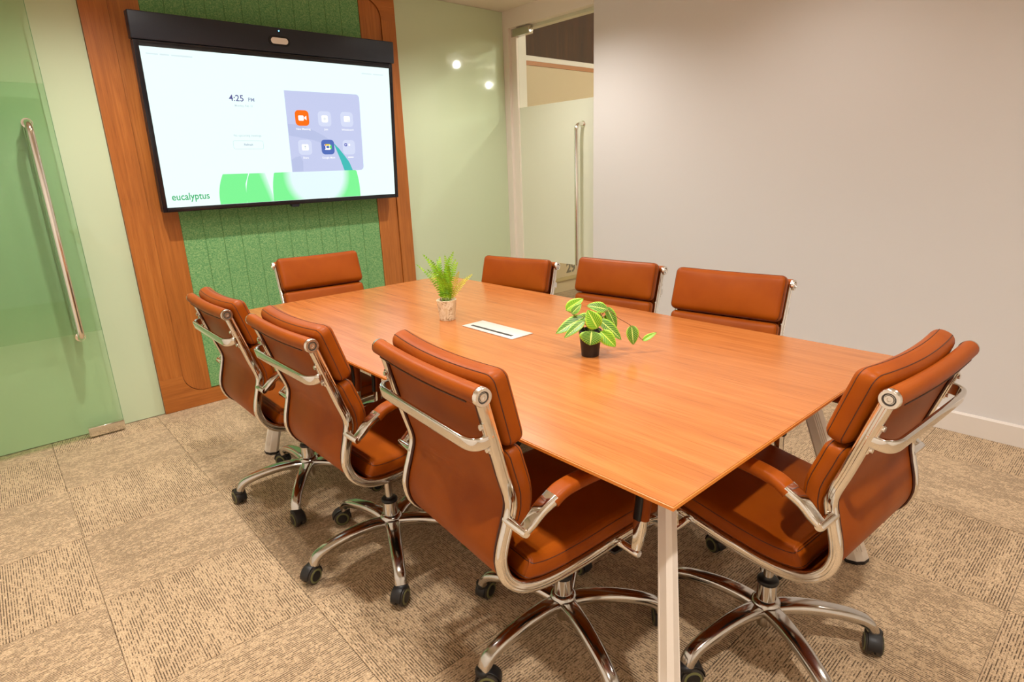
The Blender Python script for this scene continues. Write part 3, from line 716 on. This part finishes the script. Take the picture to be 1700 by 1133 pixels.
cm('wheel', MB().lathe([(0, -.010), (.022, -.010), (.0288, -.007), (.0303, 0), (.0288, .007), (.022, .010), (0, .010)], 24, 'Y', (-.012, 0, .0306)), 'caster_grey')
cm('wheel_ring', MB().lathe([(.0185, .0098), (.0185, .0116), (.0245, .0106), (.0245, .0094), (.0185, .0098)], 24, 'Y', (-.012, 0, .0306)), 'caster_ring')
cm('wheel_cap', MB().lathe([(0, .0100), (.0180, .0100), (.0170, .0122), (0, .0132)], 20, 'Y', (-.012, 0, .0306)), 'black_plastic')

def chair(x, y, yaw, base_yaw, label, slide=0.0, dz=0.0, tilt=0.0, seed=0):
    rnd = random.Random(seed)
    root = empty('office_chair', (x, y, 0)); tag(root, label, 'chair', 'tan leather office chairs around the table')
    ya = R(yaw)
    Mt = Matrix.Rotation(ya, 4, 'Z') @ Matrix.Translation((slide, 0, dz)) @ Matrix.Translation((0, 0, .42)) @ Matrix.Rotation(-R(tilt), 4, 'Y') @ Matrix.Translation((0, 0, -.42))
    def up(name, mesh, off=(0, 0, 0), parent=None, flip=False):
        o = bpy.data.objects.new(name, CM[mesh]); COL.objects.link(o)
        M = Matrix.Translation(off)
        if flip: M = M @ Matrix.Rotation(PI, 4, 'X')
        if parent: o.parent = parent; o.matrix_local = M
        else: o.parent = root; o.matrix_local = Mt @ M
        return o
    for sg in (1, -1):
        r = up('side_rail', 'side_rail', (0, sg * CW, 0))
        up('bar_plate', 'bar_plate', (0, 0, 0), r)
        for dd in (-.026, .026):
            p = pat(.092 + dd)[0]; up('screw', 'screw', (p[0] - .018, 0, p[1]), r, False)
        a = up('armrest', 'armrest', (0, sg * (CW + .052), 0))
        up('arm_core', 'arm_core', (0, 0, 0), a)
        up('rear_bracket', 'rear_bracket', (0, 0, 0), a); up('front_bracket', 'front_bracket', (0, 0, 0), a)
        up('pivot_pin', 'pivot_pin', (-.222, -sg * .022, .600), a, sg < 0); up('pivot_pin', 'pivot_pin', (.124, -sg * .022, .418), a, sg < 0)
    s_ = up('leather_shell', 'sling'); [up('gap_strip', 'gap_strip', (0, sg * (CW - .013), 0), s_) for sg in (1, -1)]
    for nm_ in PADS:
        c_ = up(nm_, nm_); up('seam', nm_ + '_seam', (0, 0, 0), c_)
    h = up('head_roll', 'head_roll'); up('roll_welt', 'roll_welt', (0, 0, 0), h)
    for sg in (1, -1):
        up('end_cap', 'end_cap', (xt - .004, sg * (CW + .010), zt + .003), h, sg < 0); up('cap_groove', 'cap_groove', (xt - .004, sg * (CW + .010), zt + .003), h, sg < 0)
    up('rear_bar', 'rear_bar')
    mech = bpy.data.objects.new('tilt_mechanism', CM['tilt_mechanism']); COL.objects.link(mech); mech.parent = root
    mech.matrix_local = Matrix.Rotation(ya, 4, 'Z') @ Matrix.Translation((slide * .5, 0, dz))
    k = bpy.data.objects.new('tension_knob', CM['tension_knob']); COL.objects.link(k); k.parent = mech; k.location = (-.035 , -.085, .384)
    k = bpy.data.objects.new('height_lever', CM['height_lever']); COL.objects.link(k); k.parent = mech; k.location = (.06, 0, .388)
    def lowp(name, mesh, rz=0, parent=None, loc=(0, 0, 0)):
        o = bpy.data.objects.new(name, CM[mesh]); COL.objects.link(o); o.parent = parent or root; o.location = loc; o.rotation_euler = (0, 0, rz); return o
    gp = lowp('gas_piston', 'gas_piston'); gp.scale = (1, 1, 1); gp.location = (0, 0, min(0, dz))
    lowp('column_collar', 'column_collar'); lowp('column_sleeve', 'column_sleeve'); lowp('base_hub', 'base_hub')
    for q in range(5):
        a = R(base_yaw + 72 * q); lowp('base_leg', 'base_leg', a)
        c_ = bpy.data.objects.new('caster', CM['caster_hood']); COL.objects.link(c_); c_.parent = root
        c_.location = (.290 * math.cos(a), .290 * math.sin(a), 0); c_.rotation_euler = (0, 0, rnd.uniform(0, 2 * PI))
        lowp('yoke', 'caster_yoke', 0, c_)
        for sg in (1, -1):
            for pn in ('wheel', 'wheel_ring', 'wheel_cap'):
                w = lowp(pn, pn, 0, c_, (0, sg * .0122, 0))
                if sg < 0: w.scale = (1, -1, 1)
    return root
chair(.865, 2.358, -.3, 19, 'tan office chair on the left side nearest the green felt panel', 0, -.016, -.7, 1)
chair(.890, 1.706, .4, 28, 'tan office chair in the middle of the left side of the table', 0, .006, .5, 2)
chair(1.033, .992, -5.0, 33, 'large foreground tan office chair at the left near corner, back to camera', -.122, .015, -3.5, 3)
chair(1.418, .580, 86.5, 22, 'tan office chair at the near short end, beside the white table leg', 0, .008, .5, 4)
chair(1.286, 2.772, 264.0, 57, 'tan office chair at the far short end under the screen', 0, .006, 2.0, 5)
chair(1.862, 2.270, 190.8, 30, 'tan office chair on the far side nearest the glass door', 0, -.060, -1.2, 6)
chair(1.985, 1.724, 185.4, 30, 'tan office chair in the middle of the far side against the white wall', 0, -.040, -1.4, 7)
chair(1.878, 1.100, 186.2, 15, 'tan office chair on the far side nearest the camera, before the white wall', 0, -.012, 0, 8)

# ------------------------------------------------------------------ plants
random.seed(7)
def pot(root, rt, rb, h, wall, mat, rim=0):
    p = part('pot', MB().lathe([(0, .0), (rb, .0), (rb + .001, .002)] + [(rb + (rt - rb) * k / 6, h * k / 6) for k in range(1, 7)] + [(rt - wall * .5, h + .0015), (rt - wall, h), (rt - wall - .004, h * .86), (0, h * .86)], 40), mat, root, 50)
    part('soil', MB().lathe([(0, h * .88), (rt - wall - .004, h * .88), (rt - wall - .004, h * .9), (0, h * .905)], 24), 'soil', p)
    return p
fern = empty('potted_fern', (1.352, 1.93, TZ)); tag(fern, 'bright green fern in a mottled beige pot on the table', 'plant')
pot(fern, .0405, .031, .083, .004, 'pot_bark')
VR = Vector((.744, -.668, 0)); VF = Vector((-.668, -.744, 0))     # plant-local picture right and towards the viewer side
def frond(tip, bend, width, mat, base=(0, 0), n=20):
    """tip: (right, toward, up) metres from soil centre"""
    A = Vector((0, 0, .076)) + VR * base[0] + VF * base[1]; B = Vector((0, 0, .083)) + VR * tip[0] + VF * tip[1] + Vector((0, 0, tip[2]))
    ctrl = A + Vector((0, 0, (B - A).z * .62)) + (VR * tip[0] + VF * tip[1]) * (.22 + bend)
    pts = []
    for k in range(n + 1):
        t_ = k / n; pts.append(A * (1 - t_) ** 2 + ctrl * 2 * t_ * (1 - t_) + B * t_ * t_)
    mb = MB(); mb.tube(pts, .0008, 5)
    L = (B - A).length
    side0 = (B - A).cross(VF if abs(tip[1]) < .05 else VR).normalized()
    side0 = (VR * .8 + VF * random.uniform(-.5, .5)).normalized()
    m_ = 19
    for k in range(2, m_):
        t_ = k / m_; p = A * (1 - t_) ** 2 + ctrl * 2 * t_ * (1 - t_) + B * t_ * t_; tg = ((ctrl - A) * (1 - t_) + (B - ctrl) * t_).normalized()
        sd = (side0 - tg * side0.dot(tg)).normalized(); nr = tg.cross(sd)
        w = width * 1.25 * (math.sin(PI * min(1, .16 + t_ * .86)) ** .6) * (1 - .35 * t_) + .0015
        for sg in (-1, 1):
            e = p + sd * sg * w + tg * w * .35 - nr * w * random.uniform(.05, .35); hw_ = L / m_ * .31
            q1 = p + sd * sg * w * .45 + tg * (w * .15 + hw_); q2 = p + sd * sg * w * .45 + tg * (w * .15 - hw_)
            o = len(mb.v); mb.add([p + tg * hw_ * .5, q1 + nr * .0006, e, q2 + nr * .0006, p - tg * hw_ * .5], [(0, 1, 2, 3, 4)])
    part('frond', mb, mat, fern, 0)
px = 1 / 409 / 8.09
for (cx, cy, tw, w) in [(85, 250, .0, .009), (180, 130, -.01, .014), (290, 190, .02, .015), (400, 165, -.02, .015), (478, 140, .01, .014), (590, 110, -.02, .015), (650, 230, .02, .014), (610, 215, -.03, .014),
                        (340, 260, .05, .014), (440, 300, .06, .015), (250, 300, .04, .013), (530, 250, .05, .015), (560, 330, .06, .014), (380, 360, .07, .013), (220, 210, -.04, .014), (345, 215, -.05, .014), (520, 190, -.05, .014), (470, 390, .07, .012)]:
    frond(((cx - 457) * px, tw, (720 - cy) * px * 1.04), random.uniform(-.05, .1), w, 'fern_green', (random.uniform(-.016, .016), random.uniform(-.012, .012)))
frond(((828 - 457) * px, .0, (720 - 390) * px), .15, .015, 'fern_yellow', (.012, 0)); frond(((660 - 457) * px, .03, (720 - 330) * px), .1, .014, 'fern_yellow', (.016, 0))

pl_ = empty('trailing_plant', (1.373, 1.185, TZ)); tag(pl_, 'lemon veined trailing plant in a small black pot on the table', 'plant')
pot(pl_, .0365, .027, .083, .003, 'pot_black')
def q3(cx, cy, tw=0.0): return Vector((0, 0, (905 - cy) / 8.094 / 515 / .955)) + VR * ((cx - 530) / 8.094 / 523) + VF * tw
def leaf(b, tp, width, mat, tb_=0.0, tt=0.03, face=None, cup=.25, droop=.15, parent=None):
    A = q3(b[0], b[1], tb_); B = q3(tp[0], tp[1], tt); ax = B - A; L = ax.length; ax.normalize()
    f = Vector(face) if face else (VF * .75 + Vector((0, 0, .65))); nr = (f - ax * f.dot(ax)).normalized(); sd = ax.cross(nr)
    W = 1.28 * width / 8.094 / 523; nu, nv = 6, 12; mb = MB(); vs = []; uvs = []; fs = []
    for j in range(nv + 1):
        t_ = j / nv; w = W / 2 * (math.sin(PI * (t_ ** .8)) ** .72) * (1.08 - .2 * t_) if 0 < t_ < 1 else 0.0
        for i in range(nu + 1):
            u = i / nu * 2 - 1
            p = A + ax * (t_ * L) + sd * (u * w) + nr * (cup * abs(u) * w - droop * L * (t_ - .35) ** 2 + .0012 * math.sin(t_ * 40 + abs(u) * 5) * abs(u))
            vs.append(p); uvs.append((i / nu, t_))
    for j in range(nv):
        for i in range(nu): a = j * (nu + 1) + i; fs.append((a, a + 1, a + nu + 2, a + nu + 1))
    me = bpy.data.meshes.new('leaf'); me.from_pydata([tuple(p) for p in vs], [], fs); uvl = me.uv_layers.new(name='UVMap')
    for lp_ in me.loops: uvl.data[lp_.index].uv = uvs[lp_.vertex_index]
    me.shade_smooth(); me.materials.append(MAT[mat]); o = obj('leaf', me, pl_)
    sm = o.modifiers.new('thick', 'SOLIDIFY'); sm.thickness = .0006
    return A
LV = [((205, 305), (430, 155), 120, 'leaf_bright', .0, .01), ((275, 335), (400, 215), 90, 'leaf_lemon', .02, .02), ((450, 385), (55, 560), 135, 'leaf_lemon', .01, .035), ((440, 420), (160, 605), 95, 'leaf_lemon', .03, .05),
      ((605, 520), (480, 285), 175, 'leaf_bright', .035, .03), ((765, 325), (490, 255), 125, 'leaf_lemon', -.01, -.005), ((755, 300), (895, 575), 110, 'leaf_lemon', -.02, -.01),
      ((530, 545), (500, 718), 250, 'leaf_lemon', .038, .048), ((648, 560), (838, 745), 150, 'leaf_bright', .03, .05), ((640, 425), (935, 675), 130, 'leaf_lemon', .015, .03), ((735, 415), (865, 560), 150, 'leaf_bright', -.02, -.02),
      ((1080, 530), (1105, 778), 132, 'leaf_lemon', .0, .01), ((1232, 738), (1418, 632), 62, 'leaf_bright', .0, .0), ((560, 440), (330, 470), 110, 'leaf_lemon', -.03, -.05), ((600, 430), (760, 500), 120, 'leaf_lemon', -.03, -.055)]
soilc = Vector((0, 0, .072))
for k, (b, tp, w, mt, tb_, tt) in enumerate(LV):
    fc = None
    if k in (4, 7, 8, 11): fc = VF + Vector((0, 0, .25))
    A = leaf(b, tp, w, mt, tb_, tt, fc)
    if k not in (11, 12):
        s0_ = soilc + VR * random.uniform(-.012, .012) + VF * random.uniform(-.012, .012); mid_ = (s0_ + A) / 2 + Vector((0, 0, .012))
        part('stem', MB().tube(catmull([tuple(s0_), tuple(mid_), tuple(A)], 5), .0011, 6), 'stem_green', pl_)
part('trailing_stem', MB().tube(catmull([tuple(soilc), tuple(q3(640, 430)), tuple(q3(760, 330)), tuple(q3(900, 430)), tuple(q3(1075, 540)), tuple(q3(1190, 690)), tuple(q3(1238, 725))], 6), .0011, 6), 'stem_brown', pl_)

# ------------------------------------------------------------------ downlights
ring_me = MB().lathe([(.040, -.002), (.052, -.004), (.055, -.001), (.055, .004), (.040, .004), (.038, .012), (.040, -.002)], 28).mesh('trim_ring', 'lamp_trim')
lens_me = MB().lathe([(0, -.0005), (.039, -.0005), (.039, .003), (0, .003)], 24).mesh('lens', 'lamp_lens')
def downlight(x, y, z, label, watts, kind='SPOT', size=132):
    r = empty('downlight', (x, y, z)); tag(r, label, 'ceiling light', 'recessed ceiling downlights')
    obj('trim_ring', ring_me, r); obj('lens', lens_me, r)
    if watts:
        ld = bpy.data.lights.new('lamp', kind); ld.energy = watts; ld.color = LAMP_COL; ld.shadow_soft_size = .035
        if kind == 'SPOT': ld.spot_size = R(size); ld.spot_blend = .75
        lo = bpy.data.objects.new('lamp', ld); COL.objects.link(lo); lo.parent = r; lo.location = (0, 0, -.012 if kind == 'SPOT' else -.06)
for k, (x, y, f, lab) in enumerate(((.56, -.25, 1.45, 'recessed downlight over the left aisle, behind the camera'), (.50, 1.38, .65, 'recessed downlight over the left aisle, farther of a close pair'),
        (.60, 1.18, .65, 'recessed downlight over the left aisle, nearer of a close pair'), (.56, 2.85, 1.2, 'recessed downlight over the left aisle by the glass door'),
        (1.40, .75, .36, 'recessed downlight over the near half of the table'), (1.40, 2.30, .36, 'recessed downlight over the far half of the table'),
        (2.55, -.25, .35, 'recessed downlight by the white wall, behind the camera'), (2.55, 1.30, .35, 'recessed downlight by the white wall, middle one'), (2.55, 2.85, .95, 'recessed downlight by the white wall near the frosted door'))):
    downlight(x, y, ZC, lab, ROOM_LAMP_W * f, size=146)
for x, y, lab in ((4.7, 1.9, 'just outside the frosted door'), (6.2, 2.2, 'midway along the cream wall'), (6.2, -.5, 'in the middle of the open area'), (7.2, -.6, 'right of the middle of the open area'),
                  (7.6, 2.2, 'farthest along the cream wall'), (6.8, -2.1, 'toward the far south end'), (8.2, -2.1, 'in the far south-east corner'), (4.7, .2, 'outside, behind the white wall')):
    downlight(x, y, 3.0, 'round corridor downlight ' + lab, 42, 'POINT')
